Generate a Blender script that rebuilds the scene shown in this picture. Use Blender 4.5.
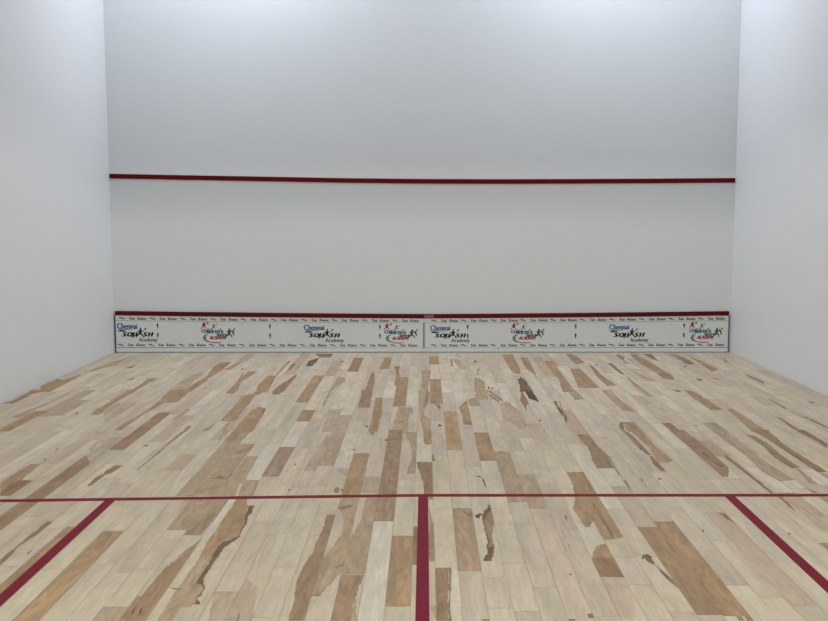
import bpy, bmesh, math, random
from mathutils import Matrix, Vector

random.seed(7)
sc = bpy.context.scene
for o in list(bpy.data.objects):
    bpy.data.objects.remove(o)

# ---------------------------------------------------------------- camera
F_PX, PITCH, YAW, ROLL = 996.513, -0.109776, -0.0156752, 0.00184945
CAM = Vector((0.0126453, -10.28888, 1.433929))
PX, PY = 26.645, 13.313
def cam_dir(a, b, c_):
    c, s = math.cos(ROLL), math.sin(ROLL); x = c*a - s*b; u = s*a + c*b
    c, s = math.cos(PITCH), math.sin(PITCH); Y = c*c_ - s*u; Z = s*c_ + c*u
    c, s = math.cos(YAW), math.sin(YAW)
    return Vector((c*x - s*Y, s*x + c*Y, Z))
cd = bpy.data.cameras.new('camera'); cam = bpy.data.objects.new('camera', cd)
sc.collection.objects.link(cam)
r, u, b = cam_dir(1, 0, 0), cam_dir(0, 1, 0), -cam_dir(0, 0, 1)
m = Matrix(((r.x, u.x, b.x), (r.y, u.y, b.y), (r.z, u.z, b.z))).to_4x4()
m.translation = CAM
cam.matrix_world = m
cd.sensor_fit = 'HORIZONTAL'; cd.sensor_width = 36.0
cd.lens = F_PX/828*36
cd.shift_x = -PX/828; cd.shift_y = PY/828
cd.clip_start = 0.05; cd.clip_end = 100
sc.camera = cam

# ---------------------------------------------------------------- world, lights, exposure
w = bpy.data.worlds.new('world'); sc.world = w; w.use_nodes = True
w.node_tree.nodes['Background'].inputs[0].default_value = (0.75, 0.85, 1, 1)
w.node_tree.nodes['Background'].inputs[1].default_value = 0.02
vs = sc.view_settings
vs.view_transform = 'Standard'; vs.look = 'None'; vs.gamma = 1.0; vs.use_curve_mapping = False
vs.exposure = 0.0
LIGHT_COL = (0.785, 0.855, 1.0)
GALLERY_COL = (.965, 1.0, .94)
LAMPS = [(x, -.9, 5.05, 1.4, .7, 59) for x in (-1.7, 1.7)]
GALLERY = [(x, -11.6, 3.80, 1.2, .12, 196) for x in (-1.6, 1.6)]
for (x, y, z, sx, sy, p, *aim) in LAMPS + GALLERY:
    l = bpy.data.lights.new('lamp_light', 'AREA'); l.shape = 'RECTANGLE'
    l.size, l.size_y, l.energy, l.color = sx, sy, p, LIGHT_COL
    o = bpy.data.objects.new('lamp_light', l); sc.collection.objects.link(o)
    o.location = (x, y, z)
    if aim: o.rotation_euler = (0, math.radians(-aim[0]), 0)
    if y < -10: o.rotation_euler = (math.radians(84), 0, 0); l.color = GALLERY_COL

# ---------------------------------------------------------------- helpers
def lin(c):
    c /= 255.0
    return c/12.92 if c <= .04045 else ((c + .055)/1.055)**2.4
def rgb(t, g=1.0): return tuple(min(.95, lin(v)*g) for v in t) + (1.0,)

def mat(name, col, rough=.6, spec=.3, bump=0, mottle=0, scale=3.0):
    m = bpy.data.materials.new(name); m.use_nodes = True
    nt = m.node_tree; bs = nt.nodes['Principled BSDF']
    bs.inputs['Roughness'].default_value = rough
    bs.inputs['Specular IOR Level'].default_value = spec
    tc = nt.nodes.new('ShaderNodeTexCoord')
    n = nt.nodes.new('ShaderNodeTexNoise'); n.inputs['Scale'].default_value = scale
    n.inputs['Detail'].default_value = 6
    nt.links.new(tc.outputs['Object'], n.inputs['Vector'])
    mx = nt.nodes.new('ShaderNodeMix'); mx.data_type = 'RGBA'
    k = 1 - mottle
    mx.inputs[6].default_value = (col[0]*k, col[1]*k, col[2]*k, 1)
    mx.inputs[7].default_value = tuple(min(1, c*(1 + mottle)) for c in col[:3]) + (1,)
    nt.links.new(n.outputs['Fac'], mx.inputs[0])
    nt.links.new(mx.outputs[2], bs.inputs['Base Color'])
    if bump:
        n2 = nt.nodes.new('ShaderNodeTexNoise'); n2.inputs['Scale'].default_value = 9; n2.inputs['Detail'].default_value = 4
        nt.links.new(tc.outputs['Object'], n2.inputs['Vector'])
        bp = nt.nodes.new('ShaderNodeBump'); bp.inputs['Strength'].default_value = bump; bp.inputs['Distance'].default_value = .01
        nt.links.new(n2.outputs['Fac'], bp.inputs['Height']); nt.links.new(bp.outputs[0], bs.inputs['Normal'])
    return m

def link(name, bm, mats, parent=None):
    me = bpy.data.meshes.new(name); bm.to_mesh(me); bm.free()
    for m_ in (mats if isinstance(mats, (list, tuple)) else [mats]): me.materials.append(m_)
    o = bpy.data.objects.new(name, me); sc.collection.objects.link(o)
    if parent: o.parent = parent
    return o
def box(bm, x0, x1, y0, y1, z0, z1, mi=0):
    v = [bm.verts.new((x, y, z)) for z in (z0, z1) for y in (y0, y1) for x in (x0, x1)]
    for f in ((0, 2, 3, 1), (4, 5, 7, 6), (0, 1, 5, 4), (2, 6, 7, 3), (0, 4, 6, 2), (1, 3, 7, 5)):
        bm.faces.new([v[i] for i in f]).material_index = mi
def structure(name, boxes, m_):
    bm = bmesh.new()
    for b_ in boxes: box(bm, *b_)
    o = link(name, bm, m_); o['kind'] = 'structure'; return o
def tag(o, label, cat, group=None):
    o['label'] = label; o['category'] = cat
    if group: o['group'] = group

# ---------------------------------------------------------------- room shell
W, HC, YB, YG = 3.2, 5.64, -9.75, -13.0
plaster_front = mat('front_wall_plaster', (.74,.765,.775), .55, .25, .12, .018, .9)
plaster = mat('white_wall_plaster', (.78,.79,.80), .5, .3, .12, .018, .8)
ceil_m = mat('ceiling_white', (.72, .72, .72), .8, .1)
def two_tones(m_, low):
    # base colour steps slightly greyer below the service line
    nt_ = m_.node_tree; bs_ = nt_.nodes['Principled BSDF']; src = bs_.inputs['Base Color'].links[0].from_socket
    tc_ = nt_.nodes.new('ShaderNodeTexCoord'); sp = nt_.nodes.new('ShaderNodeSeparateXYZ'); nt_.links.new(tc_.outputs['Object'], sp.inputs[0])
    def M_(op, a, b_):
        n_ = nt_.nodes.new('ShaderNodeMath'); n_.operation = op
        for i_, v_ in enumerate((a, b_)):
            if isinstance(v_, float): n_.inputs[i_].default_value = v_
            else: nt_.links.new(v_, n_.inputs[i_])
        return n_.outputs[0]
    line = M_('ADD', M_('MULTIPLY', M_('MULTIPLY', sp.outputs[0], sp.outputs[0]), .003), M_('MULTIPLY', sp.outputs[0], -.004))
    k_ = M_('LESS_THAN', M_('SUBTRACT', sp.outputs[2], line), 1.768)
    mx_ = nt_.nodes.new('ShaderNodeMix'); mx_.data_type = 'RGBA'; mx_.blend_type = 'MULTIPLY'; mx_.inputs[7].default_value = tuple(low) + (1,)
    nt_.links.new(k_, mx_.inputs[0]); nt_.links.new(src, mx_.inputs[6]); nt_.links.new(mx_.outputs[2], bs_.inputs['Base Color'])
two_tones(plaster_front, (.80,.798,.79))
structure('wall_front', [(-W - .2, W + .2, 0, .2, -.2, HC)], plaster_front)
structure('wall_left', [(-W - .2, -W, YB - .12, 0, -.2, HC)], plaster)
structure('wall_right', [(W, W + .2, YB - .12, 0, -.2, HC)], plaster)
gallery_m = mat('gallery_grey', (.22, .22, .23), .8, .2)
structure('wall_back', [(-W - .2, W + .2, YG - .2, YG, -.2, HC), (-W - .2, -W, YG, YB - .12, -.2, HC), (W, W + .2, YG, YB - .12, -.2, HC)], gallery_m)
structure('trim_1', [(-W, W, YB - .12, YB, 3.475, HC)], plaster)      # lintel over the open back of the court
structure('ceiling', [(-W - .2, W + .2, YG - .2, .2, HC, HC + .15)], ceil_m)

# ---------------------------------------------------------------- plank floor
G = 1.46
def fc(t):
    a = rgb(t, G); l = .3*a[0] + .59*a[1] + .11*a[2]
    return tuple(l + (v - l)*1.27 for v in a[:3]) + (1,)
COL = dict(T=(143,121,98), R=(133,112,92), M=(150,133,113), P=(157,140,123), D=(100,79,62), K=(74,58,48),
  G=(118,104,86), W=(178,169,156), Q=(166,151,136), H=(126,104,83), S=(158,143,127),
  H1=(142,122,108), M2=(136,117,97), P2=(151,131,112), T2=(155,132,106))
LIGHTS = [(173,163,146), (170,159,142), (176,166,151), (167,156,140), (172,161,145), (170,158,143), (166,155,141), (173,162,144)]
P0, PW = -0.0405, 0.0938
# darker boards that can be told apart: column, far end, near end, tone
BOARDS = [(-15, -5.873, -6.999, 'T'), (-21, -3.97, -5.847, 'R'), (-20, -3.145, -4.3, 'R'), (-15, -4.429, -4.796, 'P'), (-10, -5.012, -5.462, 'T'), (-13, -3.017, -4.129, 'T'), (-10, -4.164, -5.008, 'W'), (-9, -4.233, -4.931, 'H1'), (-4, -4.405, -5.311, 'T'), (-5, -4.334, -4.757, 'W'), (-10, -1.482, -2.769, 'T'), (-9, -3.067, -3.469, 'T'), (-2, -1.575, -2.937, 'T'), (-7, -0.389, -1.27, 'R'), (-9, -1.503, -2.294, 'W'), (-2, -5.308, -5.733, 'M2'), (-2, -5.736, -6.908, 'W'), (-1, -5.954, -6.761, 'T'), (2, -5.535, -6.401, 'P2'), (1, -1.691, -2.829, 'T'), (1, -0.284, -0.836, 'T'), (2, -3.13, -4.323, 'T2'), (4, -3.832, -4.589, 'T'), (5, -4.364, -5.434, 'M'), (6, -4.899, -5.544, 'M'), (10, -1.15, -2.463, 'W'), (14, -0.92, -2.017, 'W'), (15, -1.113, -2.145, 'T'), (12, -5.755, -6.862, 'T'), (11, -5.839, -6.852, 'T'), (15, -5.613, -6.766, 'Q'), (19, -4.088, -4.499, 'M'), (-12, -6.756, -7.063, 'P'), (20, -4.762, -5.275, 'W'), (23, -4.792, -5.133, 'W'), (-3, -4.94, -5.257, 'S'), (21, -3.538, -4.463, 'S')]
# heartwood, mineral streaks and knots: tone, then x y pairs in mm on the floor
MARKS = """T -1635 -5804 -1573 -5810 -1596 -6218 -1582 -6683 -1635 -6582 -1635 -6210
G -1756 -5727 -1729 -5731 -1729 -5902 -1746 -6106 -1729 -6224 -1729 -6321 -1756 -6247 -1757 -6169 -1758 -6089 -1758 -5937
D -1674 -6131 -1669 -6131 -1665 -6181 -1673 -6181
T -2253 -4641 -2198 -4642 -2175 -4944 -2158 -5121 -2161 -5286 -2262 -5046 -2262 -4864
H -2168 -4996 -2104 -4997 -2104 -5298 -2156 -5298 -2180 -5240 -2198 -5071
H -1774 -5124 -1758 -5112 -1755 -5000 -1748 -4922 -1773 -4842 -1788 -4942
H -1778 -4828 -1762 -4674 -1715 -4689 -1729 -4815 -1751 -4911
H -2198 -4598 -2225 -4523 -2213 -4508 -2198 -4583
H -2238 -4320 -2245 -4248 -2235 -4255 -2227 -4330
S -2042 -4306 -2060 -4087 -2031 -4034 -2010 -4087 -2035 -4139 -2010 -4322
H -1591 -3741 -1575 -3741 -1589 -4142 -1592 -4483 -1603 -4794 -1613 -4783 -1606 -4618 -1603 -4325 -1602 -3966
H -1593 -3800 -1594 -3588 -1571 -3628 -1569 -3800
G -1745 -4202 -1729 -4175 -1709 -4175 -1709 -4219
S -2010 -3970 -1916 -3985 -1916 -4387 -1916 -4644 -2010 -4433
M -1260 -4439 -1232 -4213 -1210 -4040 -1166 -4076 -1143 -4146 -1053 -4146 -1052 -4441 -1056 -4993 -978 -5006 -885 -5007 -866 -5309 -1260 -5306 -1260 -5004 -1244 -4621
H -1166 -4979 -1119 -4914 -1072 -4954 -1056 -4848 -1056 -4993 -1108 -4967
R -1147 -4409 -1088 -4280 -1055 -4153 -1051 -4313 -1105 -4393
M -1046 -4472 -978 -4466 -958 -5007 -1053 -5006
H -1260 -5306 -1212 -5304 -1143 -5268 -1186 -5307
W -978 -5082 -959 -5082 -946 -5309 -960 -5309
M -1166 -5371 -961 -5373 -978 -5666 -993 -5936 -1072 -5935 -1072 -5864 -1166 -5863
M2 -1030 -5666 -1012 -5524 -978 -5627 -993 -5936 -1072 -5935 -1055 -5837
W -978 -5373 -942 -5373 -946 -6006 -963 -6240 -978 -6239 -978 -5856
T -930 -5373 -885 -5374 -871 -5461 -858 -5483 -847 -5628 -826 -5745 -826 -5857 -817 -5938 -846 -6007 -885 -6032 -885 -6163 -885 -6233 -885 -6233 -932 -6285 -946 -6006 -940 -5874 -941 -5607
D -855 -5479 -829 -5479 -822 -5598 -832 -5648 -816 -5774 -821 -5839 -820 -5894 -811 -5956 -835 -6032 -855 -6099 -855 -6233 -883 -6233 -886 -6131 -879 -6032 -846 -6007 -820 -5938 -828 -5857 -826 -5765 -850 -5628
D -883 -6197 -859 -6197 -859 -6362 -863 -6390 -879 -6318
M -930 -6196 -885 -6197 -885 -6288 -885 -6432 -885 -6507 -849 -6541 -832 -6593 -843 -6675 -823 -6711 -820 -6735 -846 -6741 -846 -6759 -885 -6758 -885 -6787 -885 -6883 -939 -6882 -938 -6740 -938 -6553 -934 -6487
D -881 -6303 -860 -6405 -863 -6474 -851 -6528 -834 -6574 -831 -6644 -843 -6675 -823 -6711 -818 -6732 -839 -6729 -846 -6668 -838 -6587 -851 -6541 -880 -6521 -883 -6474 -882 -6390
G -978 -6559 -932 -6577 -911 -6586 -938 -6592
T -999 -6195 -978 -6196 -978 -6389 -978 -6540 -978 -6704 -978 -6882 -1072 -6881 -1072 -6750 -1072 -6647 -1055 -6654 -1053 -6485 -1043 -6331 -1016 -6234
T -978 -5980 -978 -6048 -978 -6232 -1027 -6231 -1016 -6145
K -1050 -6727 -1040 -6803 -1041 -6831 -1049 -6785
K -1024 -6721 -1017 -6786 -1015 -6843 -1024 -6786
P -1166 -6743 -1124 -6880 -1166 -6880
R -457 -5631 -416 -5632 -416 -5806 -416 -6199 -416 -6238 -464 -6237 -466 -6151 -464 -6019 -456 -5879
R -472 -6201 -416 -6201 -416 -6352 -416 -6559 -416 -6888 -474 -6887 -476 -6685 -491 -6532 -488 -6394
S -791 -6606 -697 -6607 -697 -6462 -640 -6556 -619 -6683 -603 -6886 -756 -6884
G -656 -6813 -649 -6886 -656 -6885 -661 -6835
M -416 -5306 -322 -5307 -322 -5862 -322 -6168 -322 -6239 -416 -6238 -382 -6070 -363 -5898 -368 -5769 -385 -5632 -416 -5529
H -416 -5529 -368 -5466 -341 -5488 -392 -5550
M -416 -6201 -322 -6202 -322 -6396 -347 -6506 -362 -6559 -386 -6649 -416 -6636 -416 -6610 -416 -6352
G -357 -6345 -322 -6301 -322 -6331 -350 -6360
G -416 -6642 -378 -6636 -385 -6661 -416 -6658
S -380 -6367 -360 -6424 -375 -6572 -392 -6598 -391 -6465
M -287 -5307 -228 -5308 -228 -5732 -228 -6240 -322 -6239 -322 -6004 -289 -5731
M -322 -6202 -228 -6203 -228 -6432 -322 -6431
H -40 -5819 -17 -5819 -13 -6324 -40 -6324
M2 33 -5315 53 -5315 53 -5636 53 -6242 29 -6242
M2 30 -6206 53 -6206 53 -6283 30 -6283
W 33 -5382 53 -5382 53 -5636 53 -5920 53 -5773 32 -5512
R -322 -6438 -228 -6439 -244 -6574 -248 -6736 -243 -6890 -322 -6889 -322 -6711
M -255 -6735 -246 -6724 -228 -6890 -250 -6890
P 53 -6888 53 -6751 25 -6750 25 -6752
G 53 -6360 53 -6360 53 -6893 53 -6893
R 53 -6360 110 -6360 97 -6751 98 -6894 53 -6893
G 110 -6360 119 -6357 105 -6751 107 -6894 97 -6894
W 122 -6360 147 -6401 147 -6764 108 -6763
R 335 -5483 335 -5557 335 -5757 310 -5958 313 -6110 296 -6245 272 -6245 283 -6110 293 -6044 284 -5868 284 -5718 293 -5618
D 332 -5473 336 -5557 314 -5619 288 -5756 290 -5904 297 -6027 281 -6142 279 -6094 290 -6044 282 -5794 284 -5659 297 -5598
K 252 -5648 278 -5618 286 -5628 270 -5698 253 -5688
D 283 -6110 314 -6094 301 -6175 291 -6245 275 -6245
H 335 -5578 335 -5757 313 -5940 309 -5940 335 -5757
D 269 -6208 298 -6209 291 -6282 254 -6282 258 -6255
H 213 -6881 241 -6881 241 -6895 216 -6895
H 147 -5903 147 -5956 147 -5991
H 241 -5556 241 -5556 241 -5678 210 -5648 188 -5577 200 -5577 217 -5628
T 785 -5287 898 -5288 898 -5981 804 -6023 804 -5742 771 -5836 751 -5836 737 -5540 759 -5455
H 854 -5390 855 -5499 863 -5892 852 -6007 844 -6007 846 -5855 842 -5541
T 804 -4850 898 -4851 898 -5323 779 -5322 804 -5073
H 804 -4471 804 -4533 804 -4877 804 -4917 804 -4724
R 1009 -3893 1085 -3904 1085 -4231 1108 -4458 1085 -4769 991 -4768 991 -4639 1019 -4264 1009 -4021
H 1109 -4474 1114 -4505 1085 -4985 1085 -4866
H 728 -6213 804 -6214 804 -6478 710 -6470 710 -6274
T 758 -6098 804 -6066 804 -6250 710 -6249
Q 710 -6477 804 -6478 782 -6759 753 -6901 710 -6862
H 710 -6477 710 -6518 710 -6623 710 -6622
G 522 -6884 547 -6884 545 -6899 522 -6899
G 598 -6838 616 -6832 616 -6872 596 -6877
G 593 -6427 601 -6434 594 -6455 589 -6448
K 685 -5642 685 -5712 679 -5721 679 -5682
K 640 -6064 637 -6146 634 -6130
H 1131 -6861 1137 -6861 1136 -6905 1129 -6905
H 1142 -6861 1147 -6861 1147 -6905 1140 -6905
H 1159 -6861 1179 -6861 1179 -6906 1156 -6906
D 948 -6215 960 -6246 964 -6307 955 -6337 941 -6307 932 -6277
D 921 -6254 933 -6246 927 -6269 919 -6268
G 958 -6322 972 -6395 991 -6507 991 -6600 991 -6600 974 -6534 962 -6438
D 935 -6213 958 -6205 969 -6252 922 -6251
H 1085 -5324 1085 -5336 1085 -5458 1085 -5447
G 1085 -5447 1085 -5458 1085 -5783 1085 -5783
H 1085 -5024 1103 -5037 1085 -5246 1085 -5246
H 1430 -5619 1460 -5629 1460 -5709 1442 -5738
G 1273 -5887 1291 -5878 1273 -5923 1273 -5929
M 2023 -5355 2079 -5356 2045 -5531 2023 -5510
Q 1836 -5703 1929 -5684 1884 -5866 1860 -5838
T 1742 -6067 1784 -6067 1742 -6181
D 1655 -5927 1666 -5936 1654 -5962
G 1648 -5601 1648 -5601 1648 -5691 1648 -5697
G 1648 -5697 1648 -5788 1648 -5769
H 1460 -5629 1460 -5834 1460 -5834 1443 -5670
H 1815 -5354 1836 -5354 1817 -5592 1809 -5588
T 1381 -3762 1460 -3762 1445 -4165 1460 -4598 1432 -4637 1366 -4648 1385 -4460 1398 -4267 1388 -4060
H 1351 -4476 1366 -4491 1366 -4827 1337 -4841 1329 -4671
G 1343 -3761 1366 -3951 1366 -4460 1347 -4460 1329 -4299 1330 -3951 1328 -3838
D 1303 -4895 1291 -4974 1308 -5006 1280 -5021
H 1195 -4973 1198 -5038 1179 -5046
R 1648 -3763 1742 -3764 1757 -4098 1742 -4525 1742 -4761 1677 -4965 1648 -4951 1648 -4644 1648 -4201 1648 -3990
D 1701 -4660 1720 -4732 1704 -4760 1692 -4703
D 1686 -4383 1700 -4415 1702 -4540 1691 -4555 1683 -4447
H 1814 -4432 1821 -4556 1820 -4926 1819 -5288 1799 -5287 1797 -4952 1791 -4510
M 2002 -3805 2005 -4064 2002 -4618 2023 -5032 1929 -5052 1903 -4846 1929 -4465 1929 -4099 1929 -4028
M 1951 -3550 2023 -3538 2023 -3826 1948 -3826
M 1929 -3765 1974 -3766 1972 -3992 1944 -4082
T 2250 -3039 2287 -3039 2286 -3447 2288 -3828 2183 -3827 2231 -3338
H 2195 -3767 2304 -3768 2265 -4171 2264 -4529 2271 -4862 2211 -4875 2211 -4619 2211 -4371 2211 -4171 2211 -3957
R 2117 -3901 2159 -3938 2170 -4171 2148 -4497 2153 -4764 2098 -4778 2085 -4528 2117 -4238 2117 -4029
M 2117 -4778 2136 -4792 2117 -5109 2077 -5109
R 2023 -5133 2023 -5170 2051 -5278 2023 -5278
H 2492 -3769 2553 -3770 2549 -4174 2492 -4308 2507 -4104
H 2510 -3340 2538 -3362 2517 -3776 2492 -3736 2509 -3491
H 2697 -2637 2708 -2647 2702 -3032 2680 -3041
G 2722 -3229 2736 -3429 2749 -3678 2728 -3730 2712 -3493
H 2961 -2754 3021 -2770 2981 -2836 2961 -2810
T 2142 -2242 2194 -2300 2211 -2634 2211 -3086 2117 -3086 2117 -2686
H 1648 -3536 1710 -3536 1715 -3824 1648 -3824 1648 -3651
T 1394 -3505 1460 -3505 1460 -3822 1366 -3822 1366 -3669
M 1770 -2240 1819 -2298 1821 -2535 1773 -2551
M 1520 -2683 1537 -2787 1554 -3138 1460 -3105
H 2039 -2241 2090 -2241 2099 -2329 2074 -2346
D 1856 -3611 1872 -3632 1854 -3664
M 1179 -2237 1250 -2237 1256 -2655 1179 -2671
M 1460 -2238 1534 -2239 1527 -2838 1460 -3129 1460 -3058 1460 -2630
K 822 -2235 889 -2235 885 -2773 828 -2626
H 804 -2235 804 -2407 804 -2833 777 -2883 757 -3124 753 -2933 749 -2679
D 1001 -2732 1026 -2722 1014 -2885 1017 -3079 1006 -3285 997 -3285 992 -3126 1002 -2834
D 1044 -2732 1055 -2743 1032 -2934 1022 -3172 1023 -3308 995 -3523 985 -3502 1008 -3308 1023 -3031
H 1070 -3031 1061 -3172 1057 -3172
D 806 -3429 828 -3429 825 -3463 805 -3471
D 808 -3744 808 -3817 801 -3817
P 583 -2832 639 -2730 710 -3124 710 -3644 650 -3723 616 -3499 554 -3457 567 -3169
H 522 -2233 544 -2263 616 -2704 601 -2730 553 -2434
H 522 -2462 541 -2450 589 -2756 573 -2771
H 695 -3521 710 -3624 696 -3644
H 1366 -3505 1390 -3526 1331 -3821 1325 -3688
T 263 -2978 320 -2728 335 -2728 335 -3168 335 -3580 277 -3580 279 -3303
H 283 -3551 335 -3552 335 -3613
M 428 -2233 522 -2233 504 -2651 428 -2677 428 -2931 349 -2930 335 -2676 405 -2570
H 87 -2829 129 -2879 121 -3073 100 -2929
D 101 -3558 126 -3599 121 -3648 104 -3648
M -40 -2231 70 -2231 53 -2727 34 -2879 1 -3025 6 -3257 53 -3389 53 -3812 2 -3812 -25 -3345
M -19 -1220 68 -1184 53 -1644 53 -1677 53 -2321 -20 -2321
W 53 -1711 53 -1711 53 -2321 30 -2321
H 31 -2231 39 -2231 35 -2727 3 -3025 -4 -3025
T 2 -3752 53 -3752 53 -4155 26 -4189 3 -4120
H -40 -4616 53 -4617 53 -5316 8 -5315 4 -5091 -17 -4857
H 53 -4402 73 -4587 53 -4602
H 241 -4662 241 -4832 241 -4831
D 277 -4934 315 -4929 331 -5018 335 -5167 328 -5118 323 -4961
M -134 -3809 -40 -3809 -40 -4883 -89 -4883 -69 -4541 -74 -4222 -110 -3940
M -194 -2951 -81 -2976 -106 -3474 -104 -3811 -204 -3810 -206 -3473 -195 -3255
H -171 -3473 -134 -3473 -134 -3507 -170 -3507
M -101 -2927 -81 -3024 -69 -3256 -88 -3165
M2 -228 -3750 -134 -3751 -134 -4221 -134 -4856 -134 -5314 -228 -5313 -228 -4744 -228 -4118
R -228 -4540 -180 -4540 -164 -4828 -192 -5013 -228 -4935
D -248 -4047 -222 -3994 -223 -4076 -243 -4069
T -376 -2593 -322 -2539 -302 -3071 -301 -3677 -303 -3810 -362 -3809 -365 -3677 -361 -3343 -369 -3023 -369 -2826
D -403 -3608 -372 -3616 -370 -3657 -387 -3664
T -357 -3749 -322 -3750 -322 -3939 -350 -3864
R -509 -2228 -416 -2229 -399 -2974 -488 -2974 -494 -2511
R -475 -1400 -462 -1255 -441 -1400 -416 -1997 -416 -2319 -481 -2318 -478 -1934
M -769 -2227 -749 -2227 -741 -2924 -764 -2923
M -759 -1573 -697 -1573 -674 -1806 -761 -2317 -771 -1933
S -697 -3068 -603 -3045 -586 -3807 -673 -3807
G -466 -5208 -458 -5148 -437 -5160 -436 -5256 -455 -5255
D -429 -5185 -415 -5190 -415 -5225 -426 -5220
G -437 -4312 -416 -4279 -416 -4279 -416 -4325
S -485 -4770 -416 -4771 -416 -4933 -445 -4907
P -631 -3936 -603 -3937 -586 -4506 -603 -4797 -622 -4810 -656 -4506 -647 -4316
P -663 -4566 -656 -4506 -623 -4802 -668 -4796
D -744 -4648 -734 -4654 -730 -4689 -736 -4694
D -766 -4795 -760 -4795 -757 -4820 -763 -4820
D -704 -5187 -692 -5187 -689 -5223 -697 -5223
M -1326 -3742 -1284 -3743 -1294 -4040 -1304 -4057 -1317 -3968
M -1354 -3569 -1329 -3465 -1314 -3802 -1330 -3802
M -1200 -3743 -1142 -3744 -1151 -4094 -1203 -4076
T -1448 -2506 -1369 -2423 -1334 -2451 -1320 -2821 -1317 -3293 -1292 -3359 -1320 -3465 -1416 -3444 -1415 -3157 -1424 -2666
R -1595 -2366 -1578 -2223 -1526 -2223 -1527 -2383
T -1369 -2423 -1354 -2224 -1280 -2224 -1314 -2451
R -1219 -2424 -1210 -2283 -1188 -2225 -1137 -2225 -1149 -2425
T -1448 -3629 -1430 -3540 -1424 -3709 -1433 -3748
T -1239 -3017 -1237 -2921 -1166 -3018 -1146 -3249 -1131 -3804 -1231 -3803 -1241 -3423
H -1193 -3018 -1166 -3018 -1150 -3227 -1166 -3181
T -1968 -707 -1869 -683 -1860 -948 -1857 -1250 -1881 -1669 -1941 -1394 -1978 -947
T -1807 -789 -1763 -498 -1771 -789 -1787 -1139 -1849 -1176
T -1635 -1395 -1635 -1287 -1600 -1535 -1605 -1251 -1519 -1251 -1541 -1603 -1562 -1801 -1510 -2313 -1591 -2312 -1604 -1865
G -1698 -1087 -1675 -1087 -1662 -1177 -1678 -1177
T -1383 -1501 -1310 -1501 -1284 -1930 -1260 -2314 -1354 -2313 -1391 -1992 -1390 -1737
H -1323 -585 -1305 -627 -1310 -1501 -1326 -1432
H -1260 -750 -1240 -751 -1225 -871 -1237 -1179 -1260 -1179 -1260 -871
H -1146 -1432 -1131 -1467 -1134 -2315 -1226 -2314 -1213 -2054
D -1127 -627 -1103 -543 -1057 -951 -1114 -950
D -1103 -543 -1047 -370 -1044 -627 -1057 -951
G -1120 -99 -933 -99 -933 -370 -1047 -370
T -392 -372 -322 -372 -322 -1107 -416 -1144
T -285 -953 -228 -953 -228 -1183 -211 -1541 -207 -2120 -247 -1998 -246 -1471
H -276 -953 -228 -953 -228 -1107 -263 -1107
H -829 -628 -761 -645 -791 -711
H 266 -461 277 -504 277 -955 259 -955
P 284 -504 335 -505 428 -1110 335 -1109
D 493 -599 518 -599 510 -715 490 -715
M 503 -1072 522 -1110 488 -1474 477 -1474
M 447 -1612 484 -1646 522 -1843 499 -2323 412 -2323
D 534 -2093 555 -2093 546 -2195 532 -2183
D 561 -2124 581 -2136 570 -2207 558 -2207
T 804 -150 913 -150 898 -1112 869 -1405 826 -1405 804 -1111
Q 632 -716 729 -375 710 -1260 616 -1260
K 824 -1681 843 -1681 813 -2003
T 967 -376 1043 -376 1009 -1476 991 -1406 956 -1112
T 1179 -634 1273 -592 1251 -1188 1231 -2327 1129 -2327 1179 -1749 1179 -1113
T 1366 -2158 1287 -2127 1366 -1113 1366 -1113
R 1460 -105 1526 -105 1571 -719 1460 -840
R 1582 -800 1604 -960 1596 -1479 1624 -2038 1540 -2037 1538 -1617
R 1771 -760 1820 -760 1811 -1409 1797 -1480 1779 -1409
H 1648 -841 1670 -817 1648 -944 1634 -960
M 1240 -105 1258 -377 1305 -959 1273 -880
D 856 -1545 881 -1747 887 -2302 782 -2325
H 1006 -1406 991 -1614 991 -1648
T 2007 -106 2023 -379 1964 -637 1955 -244
T 2117 -153 2190 -153 2211 -962 2226 -1481 2181 -1753 2117 -1653 2117 -1338 2090 -802
R 2117 -1338 2187 -1411 2211 -1551 2181 -1753 2101 -1673
G 2265 -107 2357 -107 2304 -638 2275 -467
T 2526 -108 2586 -154 2625 -380 2602 -844 2529 -844 2539 -468
H 2556 -596 2630 -554 2602 -844 2529 -844
T 2698 -246 2733 -722 2741 -1156 2639 -1304 2665 -964
M 1981 -552 1992 -802 1929 -802
M 1900 -961 1929 -1338 2006 -1752 1929 -1818 1909 -1265
M 1811 -1409 1817 -2307 1771 -2330 1769 -1945
H 2382 -1701 2429 -1688 2433 -1754 2398 -1807
G 2468 -963 2492 -947 2492 -1010 2460 -1025
M 2537 -1621 2606 -1689 2554 -1755
M 3027 -381 2925 -723 2961 -805
H 2912 -1378 2934 -1855 2901 -1950 2890 -1588
T -3190 -1761 -3190 -1663 -3111 -1696 -3075 -1389 -3042 -1528 -3017 -2106 -3015 -2305 -3096 -2304 -3190 -2045
M -3020 -621 -2973 -495 -2963 -186 -2948 -538 -2933 -865 -3064 -1389 -3070 -1097
H -2791 -1060 -2761 -983 -2730 -866 -2721 -1060
H -2573 -1732 -2541 -1565 -2526 -1732
T -3162 -2656 -3190 -2214 -3042 -2215 -3113 -2386 -3104 -2800 -3189 -2800
M -2916 -3304 -2899 -3101 -2855 -2761 -2855 -2331 -2833 -2360 -2825 -2761 -2855 -3007 -2836 -3261 -2855 -3335
T -2835 -3102 -2739 -3093 -2741 -3435 -2739 -3777 -2790 -3792 -2829 -3699 -2828 -3497
T -2386 -3219 -2410 -3010 -2403 -2864 -2319 -3128 -2326 -3242
T -2403 -2864 -2415 -2218 -2333 -2219 -2352 -2661 -2334 -3081
H -2504 -3218 -2513 -3141 -2499 -3141 -2479 -3218
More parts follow.
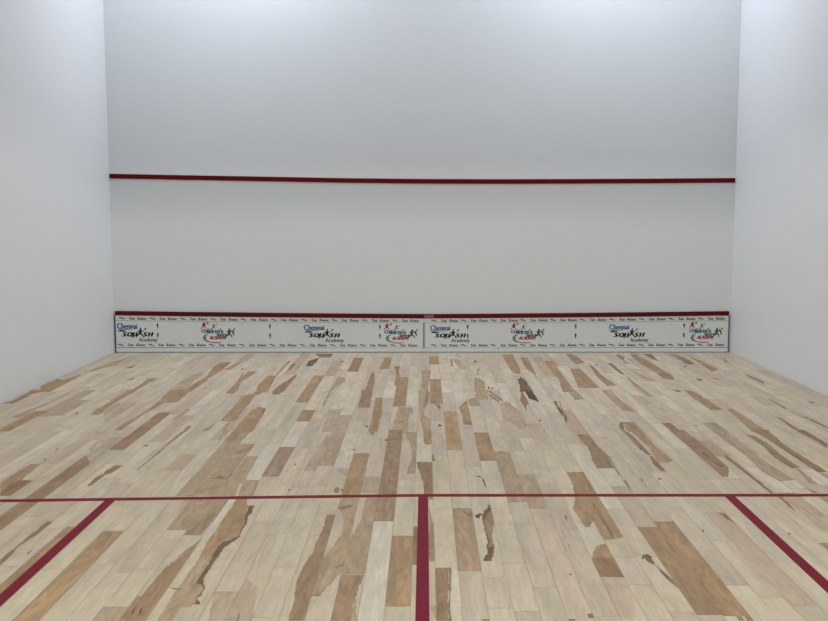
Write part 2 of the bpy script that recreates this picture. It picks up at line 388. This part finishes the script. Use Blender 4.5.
T -2404 -1666 -2323 -1600 -2336 -1987 -2358 -2308 -2386 -2308 -2386 -1987
M -2080 -1463 -1988 -1322 -1976 -1864 -1933 -2310 -2065 -2310 -2083 -1863
T -1916 -1464 -1867 -1735 -1883 -2311 -1953 -2310 -1947 -1989
T -2068 -2335 -2067 -2220 -1893 -2221 -1881 -2767 -1977 -2766 -1985 -2916 -2010 -3199 -2010 -3461 -2010 -3744 -2055 -3762 -2058 -3544 -2027 -3198 -2026 -2866 -2033 -2663
P -1759 -3038 -1709 -3038 -1729 -3377 -1767 -3441 -1756 -3200
T -1473 -3747 -1448 -3649 -1429 -3767
S -2342 -2789 -2178 -2765 -2177 -2866 -2198 -3501 -2327 -3105"""

wood = bpy.data.materials.new('maple_strip_floor'); wood.use_nodes = True
nt = wood.node_tree; N = nt.nodes.new; L = nt.links.new; bs = nt.nodes['Principled BSDF']
bs.inputs['Roughness'].default_value = .55; bs.inputs['Specular IOR Level'].default_value = .22
at = N('ShaderNodeAttribute'); at.attribute_name = 'board_colour'
sd = N('ShaderNodeAttribute'); sd.attribute_name = 'board_seed'
tc = N('ShaderNodeTexCoord'); mp = N('ShaderNodeMapping'); mp.inputs['Scale'].default_value = (1, .09, 1)
L(tc.outputs['Object'], mp.inputs['Vector'])
ad = N('ShaderNodeVectorMath'); ad.operation = 'ADD'; L(mp.outputs[0], ad.inputs[0]); L(sd.outputs['Color'], ad.inputs[1])
def noise(scale, detail, src, dist=0):
    n = N('ShaderNodeTexNoise'); n.inputs['Scale'].default_value = scale; n.inputs['Detail'].default_value = detail
    n.inputs['Distortion'].default_value = dist; L(src, n.inputs['Vector']); return n
def rng(src, a, b_, lo, hi):
    r_ = N('ShaderNodeMapRange'); L(src, r_.inputs[0])
    for i, v in enumerate((a, b_, lo, hi)): r_.inputs[i + 1].default_value = v
    return r_.outputs[0]
def mul(a, b_):
    m_ = N('ShaderNodeMath'); m_.operation = 'MULTIPLY'; L(a, m_.inputs[0]); L(b_, m_.inputs[1]); return m_.outputs[0]
g1 = noise(70, 5, ad.outputs[0], 1.2)            # fine grain
g2 = noise(12, 3, ad.outputs[0], .8)             # broad figure along the board
mp2 = N('ShaderNodeMapping'); mp2.inputs['Scale'].default_value = (1, .45, 1); L(tc.outputs['Object'], mp2.inputs['Vector'])
ad2 = N('ShaderNodeVectorMath'); ad2.operation = 'ADD'; L(mp2.outputs[0], ad2.inputs[0]); L(sd.outputs['Color'], ad2.inputs[1])
g3 = noise(9, 4, ad2.outputs[0], .6)             # mottling
f = mul(mul(rng(g1.outputs['Fac'], .3, .7, .90, 1.07), rng(g2.outputs['Fac'], .3, .7, .88, 1.08)), rng(g3.outputs['Fac'], .3, .7, .92, 1.05))
# heartwood carries a much stronger, wavier figure than the pale sapwood
mp3 = N('ShaderNodeMapping'); mp3.inputs['Scale'].default_value = (1, .22, 1); L(tc.outputs['Object'], mp3.inputs['Vector'])
ad3 = N('ShaderNodeVectorMath'); ad3.operation = 'ADD'; L(mp3.outputs[0], ad3.inputs[0]); L(sd.outputs['Color'], ad3.inputs[1])
g5 = noise(16, 6, ad3.outputs[0], 2.2)
bwn = N('ShaderNodeRGBToBW'); L(at.outputs['Color'], bwn.inputs[0])
wgt = rng(bwn.outputs[0], .30, .48, 1, .12)
hm = N('ShaderNodeMix'); hm.data_type = 'FLOAT'; L(wgt, hm.inputs[0]); hm.inputs[2].default_value = 1.0
L(rng(g5.outputs['Fac'], .33, .68, .78, 1.14), hm.inputs[3])
f = mul(f, hm.outputs[0])
vm = N('ShaderNodeVectorMath'); vm.operation = 'SCALE'; L(at.outputs['Color'], vm.inputs[0]); L(f, vm.inputs['Scale'])
# faint pink and grey drift
g4 = noise(2.2, 3, ad2.outputs[0])
mxr = N('ShaderNodeMix'); mxr.data_type = 'RGBA'; mxr.blend_type = 'MULTIPLY'; mxr.inputs[7].default_value = (1.0, .955, .93, 1)
L(rng(g4.outputs['Fac'], .45, .7, 0, .8), mxr.inputs[0]); L(vm.outputs[0], mxr.inputs[6])
L(mxr.outputs[2], bs.inputs['Base Color'])
bp = N('ShaderNodeBump'); bp.inputs['Strength'].default_value = .08; bp.inputs['Distance'].default_value = .002
L(g1.outputs['Fac'], bp.inputs['Height']); L(bp.outputs[0], bs.inputs['Normal'])

bm = bmesh.new()
lc = bm.loops.layers.float_color.new('board_colour'); ls = bm.loops.layers.float_color.new('board_seed')
def face(pts, z, col, seed):
    try: f_ = bm.faces.new([bm.verts.new((x, y, z)) for x, y in pts])
    except ValueError: return
    f_.normal_update()
    if f_.normal.z < 0: f_.normal_flip()
    for l_ in f_.loops: l_[lc] = col; l_[ls] = seed
def newseed(): return (random.uniform(0, 40), random.uniform(0, 40), random.uniform(0, 40), 1)
XL, XR, YF, YN = -3.193, 3.193, -.032, -12.98
SEAM = fc((132,118,100))
cols = {}
for k, a, b_, c_ in BOARDS: cols.setdefault(k, []).append((min(a, YF), b_, c_))
k0, k1 = math.floor((XL - P0)/PW), math.floor((XR - P0)/PW)
seams = []
for k in range(k0, k1 + 1):
    xa, xb = max(XL, P0 + k*PW), min(XR, P0 + (k + 1)*PW)
    fixed = sorted(cols.get(k, []), reverse=True)
    y = YF; runs = []
    def fill(y0, y1):
        yy = y0
        while yy > y1 + 1e-6:
            ln = random.choice((.35, .5, .65, .8, .95, 1.1, 1.3)) * random.uniform(.85, 1.15)
            if yy - ln < y1 + .25: ln = yy - y1
            runs.append((yy, yy - ln, None)); yy -= ln
    for a, b_, c_ in fixed:
        if a < y - .01: fill(y, a)
        runs.append((min(a, y), b_, c_)); y = b_
    fill(y, YN)
    for a, b_, c_ in runs:
        if c_: c3 = COL[c_]
        else:
            c3 = random.choice(LIGHTS)
            if random.random() < .06: c3 = COL[random.choice('QPQ')]
            if a < -7.0 and random.random() < .2: c3 = COL[random.choice('TMR')]
        j = random.uniform(-4, 4); c3 = tuple(v + j for v in c3)
        face([(xa, b_), (xb, b_), (xb, a), (xa, a)], 0, fc(c3), newseed())
        seams.append((xa, xb, b_ - .0010, b_ + .0010))
    seams.append((xa - .0006, xa + .0006, YN, YF))
def rough(pts):
    # natural, slightly ragged edge wherever the mark does not follow a board joint
    out = []
    for (xa, ya), (xb, yb) in zip(pts, pts[1:] + pts[:1]):
        out.append((xa, ya)); d = math.hypot(xb - xa, yb - ya)
        on = abs(xa - xb) < .002 and abs((xa - P0)/PW - round((xa - P0)/PW)) < .03
        cut = abs(ya - yb) < .02
        if not on and not cut and d > .03:
            n = min(10, int(d/.02)); amp = min(.004, d*.05)
            for k in range(1, n):
                t = k/n; out.append((xa + (xb - xa)*t + random.uniform(-amp, amp)*.8, ya + (yb - ya)*t + random.uniform(-amp, amp)*2))
    return out
i = 0
for line in MARKS.strip().split('\n'):
    t = line.split(); v = [int(q)/1000 for q in t[1:]]
    pts = []
    for q in zip(v[::2], v[1::2]):
        if not pts or (abs(q[0] - pts[-1][0]) + abs(q[1] - pts[-1][1])) > .002: pts.append(q)
    if len(pts) < 3: continue
    i += 1
    pts = rough(pts)
    face(pts, .00025 + .000003*i, fc(COL[t[0]]), newseed())
for (xa, xb, ya, yb) in seams: face([(xa, ya), (xb, ya), (xb, yb), (xa, yb)], .0012, SEAM, (0, 0, 0, 1))
bmesh.ops.triangulate(bm, faces=[f_ for f_ in bm.faces if len(f_.verts) > 4])
# slab under the boards, dark in the expansion gap along the walls
sub = mat('floor_gap_dark', (.10, .08, .06), .9, .1)
wood_floor_faces = len(bm.faces)
for x0, x1, y0, y1 in ((XL, XR, YN, YF),):
    vv = [bm.verts.new(p_) for p_ in ((x0, y0, 0), (x1, y0, 0), (x1, y1, 0), (x0, y1, 0), (x0, y0, -.02), (x1, y0, -.02), (x1, y1, -.02), (x0, y1, -.02))]
    for q in ((0, 1, 5, 4), (1, 2, 6, 5), (2, 3, 7, 6), (3, 0, 4, 7)):
        f_ = bm.faces.new([vv[i_] for i_ in q])
        for l_ in f_.loops: l_[lc] = fc((150, 135, 115)); l_[ls] = (0, 0, 0, 1)
box(bm, -W, W, YG, 0, -.15, -.02, 1)
floor = link('floor', bm, [wood, sub]); floor['kind'] = 'structure'

# ---------------------------------------------------------------- court lines
red_floor = mat('red_floor_line', (.19,.006,.021), .6, .12, 0, .06, 14)
red_wall = mat('red_wall_line', (.12,.001,.003), .6, .12, 0, .05, 10)
def ribbon(name, quads, z0, z1, m_):
    bm = bmesh.new()
    for q in quads:
        lo = [bm.verts.new((x, y, z0)) for x, y in q]; hi = [bm.verts.new((x, y, z1)) for x, y in q]
        bm.faces.new(hi); bm.faces.new(lo[::-1])
        n = len(q)
        for i_ in range(n): bm.faces.new((lo[i_], lo[(i_+1) % n], hi[(i_+1) % n], hi[i_]))
    bmesh.ops.recalc_face_normals(bm, faces=bm.faces)
    return link(name, bm, m_)
def yshort(x):      # the line runs a little out of square
    pts = [(-3.19, -5.425), (-2.119, -5.388), (-1.567, -5.366), (0, -5.309), (1.584, -5.322), (3.19, -5.333)]
    for (xa, ya), (xb, yb) in zip(pts, pts[1:]):
        if x <= xb: return ya + (yb - ya)*(x - xa)/(xb - xa)
    return pts[-1][1]
xs = [-3.188, -2.119, -1.567, -.8, 0, .8, 1.584, 3.188]
q = []
for a, b_ in zip(xs, xs[1:]): q.append([(a, yshort(a) - .022), (b_, yshort(b_) - .022), (b_, yshort(b_) + .022), (a, yshort(a) + .022)])
o = ribbon('short_line', q, 0, .0022, red_floor)
tag(o, 'long thin red line across the whole wooden floor from side wall to side wall', 'floor line')
o = ribbon('half_court_line', [[(-.022, -9.74), (.028, -9.74), (.028, -5.3345), (-.022, -5.3345)]], 0, .0023, red_floor)
tag(o, 'straight middle red line on the floor, running from the cross line toward the viewer', 'floor line')
SB = -6.96
o = ribbon('service_box_line', [[(-1.594, SB - .05), (-1.545, SB - .05), (-1.545, -5.392), (-1.594, -5.394)],
                                [(-3.188, SB - .05), (-1.594, SB - .05), (-1.594, SB), (-3.188, SB)]], 0, .0023, red_floor)
tag(o, 'slanting red line on the left side of the floor that ends at the cross line', 'floor line')
o = ribbon('service_box_line', [[(1.547, SB - .05), (1.597, SB - .05), (1.596, -5.3485), (1.546, -5.3485)],
                                [(1.597, SB - .05), (3.188, SB - .05), (3.188, SB), (1.597, SB)]], 0, .0023, red_floor)
tag(o, 'slanting red line on the right side of the floor that ends at the cross line', 'floor line')

def curve_at(x, pts):
    for (xa, ya), (xb, yb) in zip(pts, pts[1:]):
        if x <= xb: return ya + (yb - ya)*(x - xa)/(xb - xa)
    return pts[-1][1]
SV = [(-3.2, 1.8105), (-2.4, 1.797), (-1.62, 1.785), (-.8, 1.772), (-.09, 1.766), (.8, 1.765), (1.55, 1.769), (2.4, 1.775), (3.2, 1.783)]
def bar(bm, x0, x1, zfun, y0, y1, n, mi=0):
    prev = None
    for i_ in range(n + 1):
        x = x0 + (x1 - x0)*i_/n; lo, hi = zfun(x)
        ring = [bm.verts.new(p_) for p_ in ((x, y0, lo), (x, y0, hi), (x, y1, hi), (x, y1, lo))]
        if prev:
            for j in range(4): bm.faces.new((prev[j], prev[(j+1) % 4], ring[(j+1) % 4], ring[j])).material_index = mi
        else: bm.faces.new(ring[::-1]).material_index = mi
        prev = ring
    bm.faces.new(prev).material_index = mi
bm = bmesh.new()
bar(bm, -3.197, 3.197, lambda x: (curve_at(x, SV) - .0235, curve_at(x, SV) + .0235), -.0045, -.0005, 40)
bmesh.ops.recalc_face_normals(bm, faces=bm.faces)
o = link('service_line', bm, red_wall)
tag(o, 'long dark red stripe across the white front wall above head of the board', 'wall line')
o['label'] = 'long dark red stripe high across the white front wall, well above the printed boards'

# ---------------------------------------------------------------- tin boards
board_m = mat('white_board_print', (.58,.59,.59), .35, .4, 0, .015, 5)
lip_m = mat('pale_grey_strip', tuple(v*1.04 for v in (.58,.59,.59)[:3]), .4, .4)
strip_m = mat('dark_red_batten', (.085,.001,.004), .6, .15, 0, .05, 8)
patch_m = mat('faded_pink_tape', (.25, .07, .09), .5, .3)
edge_m = mat('black_edge', (.02, .02, .022), .6, .2)
def ink(name, t): return mat(name, rgb(t, 1.0), .5, .3)
INK = [ink('grey_ink', (98, 99, 101)), ink('blue_ink', (45, 84, 128)), ink('black_ink', (14, 14, 16)), ink('olive_ink', (118, 118, 86)),
       ink('red_ink', (140, 12, 20)), ink('teal_ink', (46, 92, 108)), ink('green_ink', (52, 78, 40)), ink('navy_ink', (22, 36, 84)),
       ink('line_ink', (112, 114, 114)), ink('orange_ink', (176, 108, 60))]
GREY, BLUE, BLACK, OLIVE, RED, TEAL, GREEN, NAVY, LINE, ORANGE = range(10)
def top(x): return .403 + .031*abs(x/3.19)**1.4
def wz(x, z): return z*top(x)/.432
YP = -.0205
def add_text(bm, s, x, z, width, height, mi, shear=0, rep=0):
    cu = bpy.data.curves.new('t', 'FONT'); cu.body = s; cu.size = 1; cu.shear = shear; cu.resolution_u = 3
    to = bpy.data.objects.new('t', cu); sc.collection.objects.link(to)
    bpy.context.view_layer.update()
    dg = bpy.context.evaluated_depsgraph_get()
    me = bpy.data.meshes.new_from_object(to.evaluated_get(dg))
    xs_ = [v.co.x for v in me.vertices]; x0, x1 = min(xs_), max(xs_)
    sx = width/(x1 - x0); sz = height/.70
    for kx in (range(-rep, rep + 1) if rep else (0,)):
     xk = x + kx*.0035; yk = abs(kx)*.00004 + (.00002 if kx > 0 else 0)
     vs_ = [bm.verts.new((xk + (v.co.x - x0)*sx, YP - yk, wz(xk + (v.co.x - x0)*sx, z + v.co.y*sz))) for v in me.vertices]
     for p_ in me.polygons:
        try: bm.faces.new([vs_[i_] for i_ in p_.vertices]).material_index = mi
        except ValueError: pass
    bpy.data.objects.remove(to); bpy.data.curves.remove(cu); bpy.data.meshes.remove(me)
def poly(bm, pts, mi, dy=0):
    f_ = bm.faces.new([bm.verts.new((x, YP - dy, wz(x, z))) for x, z in pts]); f_.material_index = mi
def stroke(bm, pts, wd, mi, dy=0):
    n = len(pts); a, b_ = [], []
    for i_, (x, z) in enumerate(pts):
        p0, p1 = pts[max(0, i_-1)], pts[min(n-1, i_+1)]
        d = math.hypot(p1[0]-p0[0], p1[1]-p0[1]) or 1
        w_ = wd*(.25 + .75*math.sin(math.pi*(i_ + .5)/n))/2
        nx, nz = -(p1[1]-p0[1])/d*w_, (p1[0]-p0[0])/d*w_
        a.append((x + nx, z + nz)); b_.append((x - nx, z - nz))
    poly(bm, a + b_[::-1], mi, dy)
def limb(bm, p, q_, w0, w1, mi, dy=0.0002):
    d = math.hypot(q_[0]-p[0], q_[1]-p[1]) or 1; nx, nz = -(q_[1]-p[1])/d, (q_[0]-p[0])/d
    poly(bm, [(p[0]+nx*w0, p[1]+nz*w0), (q_[0]+nx*w1, q_[1]+nz*w1), (q_[0]-nx*w1, q_[1]-nz*w1), (p[0]-nx*w0, p[1]-nz*w0)], mi, dy)
def player(bm, x, z, h, mi, flip=1):
    """leaping racket player about h tall, feet at z"""
    P_ = lambda a, b_: (x + a*h*flip, z + b_*h)
    limb(bm, P_(0, .38), P_(.03, .74), .09*h, .13*h, mi)                     # trunk
    c = P_(.05, .88); poly(bm, [(c[0] + .09*h*math.cos(t), c[1] + .10*h*math.sin(t)) for t in [k*math.tau/10 for k in range(10)]], mi)
    limb(bm, P_(0, .42), P_(-.26, .22), .08*h, .06*h, mi); limb(bm, P_(-.26, .22), P_(-.42, .0), .06*h, .03*h, mi)
    limb(bm, P_(0, .42), P_(.22, .24), .08*h, .06*h, mi); limb(bm, P_(.22, .24), P_(.32, .0), .06*h, .03*h, mi)
    limb(bm, P_(.03, .70), P_(.30, .62), .05*h, .03*h, mi); limb(bm, P_(.03, .70), P_(-.28, .60), .05*h, .03*h, mi)
    limb(bm, P_(.30, .62), P_(.46, .78), .03*h, .02*h, mi)
    c = P_(.52, .88); poly(bm, [(c[0] + .08*h*math.cos(t), c[1] + .11*h*math.sin(t)) for t in [k*math.tau/10 for k in range(10)]], mi)

def squash_logo(parent, x, label):
    bm = bmesh.new()
    add_text(bm, 'Chennai', x, .250, .205, .058, BLUE, 0, 1)
    stroke(bm, [(x + .010, .222), (x + .035, .231), (x + .060, .225), (x + .085, .230)], .018, BLACK)
    stroke(bm, [(x - .005, .241), (x + .06, .244), (x + .15, .241)], .007, BLUE)
    for ch, dx, wd in (('S', .050, .046), ('O', .103, .050), ('U', .160, .046), ('S', .262, .046), ('H', .314, .054)):
        add_text(bm, ch, x + dx, .170, wd, .046, BLACK, .35, 2)
    limb(bm, (x + .125, .182), (x + .165, .158), .004, .006, BLACK)
    player(bm, x + .234, .160, .105, BLACK)
    limb(bm, (x + .234, .20), (x + .238, .24), .014, .014, BLACK, .0004)
    add_text(bm, 'Academy', x + .218, .118, .190, .042, OLIVE, 0, 1)
    o = link('squash_academy_logo', bm, INK, parent); o['label'] = label
def kids_logo(parent, x, label):
    bm = bmesh.new()
    player(bm, x + .035, .253, .080, RED)
    limb(bm, (x + .035, .285), (x + .038, .315), .013, .013, RED, .0004)
    stroke(bm, [(x + .062, .318), (x + .075, .318), (x + .088, .302)], .014, ORANGE)
    player(bm, x + .135, .253, .060, GREEN)
    add_text(bm, 'CH', x + .012, .214, .055, .036, NAVY, 0, 1)
    add_text(bm, 'ildren', x + .072, .207, .125, .052, TEAL, .1, 1)
    add_text(bm, "'s", x + .200, .207, .032, .052, NAVY, .1, 1)
    add_text(bm, 'Sports', x + .165, .180, .120, .034, GREEN, .1, 1)
    player(bm, x + .292, .160, .105, GREEN)
    limb(bm, (x + .292, .20), (x + .297, .245), .014, .012, GREEN, .0004)
    stroke(bm, [(x + .318, .245), (x + .335, .222), (x + .342, .188)], .018, GREEN)
    add_text(bm, 'ACADEMY', x + .092, .144, .176, .036, RED, .1, 1)
    stroke(bm, [(x + .075, .198), (x + .045, .186), (x + .030, .165), (x + .038, .142), (x + .065, .124), (x + .10, .114)], .016, GREEN)
    stroke(bm, [(x + .08, .118), (x + .13, .108), (x + .18, .109), (x + .215, .113)], .010, RED, .0002)
    stroke(bm, [(x + .06, .178), (x + .048, .163), (x + .055, .145)], .012, GREEN, .0001)
    o = link('kids_academy_logo', bm, INK, parent); o['label'] = label
def marker(parent, x):
    for z in (.272, .170):
        bm = bmesh.new()
        poly(bm, [(x, z + .042), (x + .009, z + .030), (x + .007, z + .008), (x, z - .022), (x - .007, z + .008), (x - .009, z + .030)], BLACK)
        link('black_marker', bm, INK, parent)
def sponsor_row(parent, x0, x1, z, first, period):
    x = first
    while x < x1 - .03:
        if x > x0:
            bm = bmesh.new()
            stroke(bm, [(x - .032, z + .020), (x - .018, z + .010), (x - .006, z + .016), (x + .010, z + .004), (x + .032, z + .003)], .015, GREY)
            link('sponsor_mark', bm, INK, parent)
        for dx, s, wd in ((.100, 'Tan', .055), (.205, 'Kutas', .088)):
            xa = x + dx - wd/2
            if xa > x0 and xa + wd < x1:
                bm = bmesh.new(); add_text(bm, s, xa, z - .004, wd, .028, GREY, .1, 1); link('sponsor_word', bm, INK, parent)
        x += period
def tin(x0, x1, left):
    e = bpy.data.objects.new('tin_board', None); sc.collection.objects.link(e)
    n = 24
    bm = bmesh.new(); bar(bm, x0, x1, lambda x: (.050, top(x) - .043), -.020, -.001, n)
    bmesh.ops.recalc_face_normals(bm, faces=bm.faces); link('panel', bm, board_m, e)
    bm = bmesh.new(); bar(bm, x0, x1, lambda x: (top(x) - .044, top(x)), -.034, -.001, n)
    bmesh.ops.recalc_face_normals(bm, faces=bm.faces)
    eg = [ed for ed in bm.edges if all(v.co.y < -.033 for v in ed.verts) and abs(ed.verts[0].co.x - ed.verts[1].co.x) > .01]
    bmesh.ops.bevel(bm, geom=eg, offset=.006, segments=3, affect='EDGES')
    s_ = link('top_strip', bm, strip_m, e); s_['label'] = 'dark red strip along the top'
    bm = bmesh.new(); bar(bm, x0, x1, lambda x: (.010, .0495), -.023, -.001, n)
    bmesh.ops.recalc_face_normals(bm, faces=bm.faces); link('bottom_strip', bm, lip_m, e)
    bm = bmesh.new()
    for za, th in ((.334, .0016), (.053, .0034)):
        xs_ = [x0 + .004 + (x1 - x0 - .008)*k/n for k in range(n + 1)]
        poly(bm, [(x, za - th) for x in xs_] + [(x, za + th) for x in xs_[::-1]], LINE, .0001)
    xe = x0 + .008 if not left else x1 - .004
    poly(bm, [(xe - .0025, .052), (xe + .0025, .052), (xe + .0025, .334), (xe - .0025, .334)], BLACK, .0003)
    link('border_line', bm, INK, e)
    bm = bmesh.new()
    xo = (x0 - .012, x0) if left else (x1, x1 + .012)
    box(bm, xo[0], xo[1], -.018, -.001, .004, top(x0 if left else x1) - .044)
    link('gap_strip', bm, edge_m, e)  # black strip standing in the narrow gap between board end and side wall
    return e
lb = tin(-3.180, -.001, True)
rb = tin(.001, 3.172, False)
tag(lb, 'left half of the white printed board along the foot of the front wall', 'board', 'printed boards along the foot of the front wall')
tag(rb, 'right half of the white printed board, with pink tape on its red strip', 'board', 'printed boards along the foot of the front wall')
def WX(px): return (px - 423.9)/96.35 - 0.0 if px < 424 else (px - 423.9)/95.95
for parent, la, kb, mk in ((lb, (119, 304.5), (201.5, 383.5), (159, 270.5, 380)), (rb, (430.3, 609), (510, 688.5), (467.5, 575.3, 683.8))):
    squash_logo(parent, WX(la[0]), 'squash academy logo near the left end of the board')
    squash_logo(parent, WX(la[1]), 'squash academy logo right of the middle of the board')
    kids_logo(parent, WX(kb[0]), 'colourful academy logo left of the middle of the board')
    kids_logo(parent, WX(kb[1]), 'colourful academy logo at the right end of the board')
    for p_ in mk: marker(parent, WX(p_))
sponsor_row(lb, -3.17, -.02, .349, WX(124), .3125); sponsor_row(lb, -3.17, -.02, .074, WX(122), .3125)
sponsor_row(rb, .02, 3.16, .349, WX(434), .3085); sponsor_row(rb, .02, 3.16, .074, WX(434), .3085)
bm = bmesh.new(); bar(bm, .004, .10, lambda x: (top(x) - .038, top(x) - .006), -.0352, -.034, 2)
bmesh.ops.recalc_face_normals(bm, faces=bm.faces)
o = link('tape_patch', bm, patch_m, rb); o['label'] = 'faded pink tape over the joint of the red strip'
bm = bmesh.new(); box(bm, .77, .773, -.0236, -.023, .012, .048); link('strip_joint', bm, edge_m, rb)

# ---------------------------------------------------------------- ceiling lamps (above the frame)
glow = bpy.data.materials.new('lamp_diffuser'); glow.use_nodes = True
g = glow.node_tree.nodes['Principled BSDF']; g.inputs['Base Color'].default_value = (.9, .9, .9, 1)
g.inputs['Emission Color'].default_value = (.86, .93, 1, 1); g.inputs['Emission Strength'].default_value = 1.0
housing = mat('lamp_housing', (.75, .75, .76), .4, .4)
for n_, (x, y, z, sx, sy, p, *aim) in enumerate(LAMPS + GALLERY):
    e = bpy.data.objects.new('ceiling_lamp', None); sc.collection.objects.link(e); e.location = (x, y, z)
    if aim: e.rotation_euler = (0, math.radians(-aim[0]), 0)
    if y < -10: e.rotation_euler = (math.radians(84), 0, 0)
    side = 'left' if x < 0 else 'right'
    tag(e, ('white lamp panel hanging near the front wall, %s one of the pair' if y > -10 else 'tilted white lamp behind the back lintel, %s one of the pair') % side, 'lamp', 'lamps above the court')
    bm = bmesh.new(); box(bm, -sx/2 - .03, sx/2 + .03, -sy/2 - .03, sy/2 + .03, .03, .10); link('lamp_housing', bm, housing, e)
    bm = bmesh.new(); box(bm, -sx/2, sx/2, -sy/2, sy/2, .012, .03); link('diffuser', bm, glow, e)
    for dx in (-sx/3, sx/3):
        if HC - z > .12 and y > -10:
            bm = bmesh.new(); box(bm, dx - .01, dx + .01, -.01, .01, .10, HC - z); link('hanger', bm, housing, e)
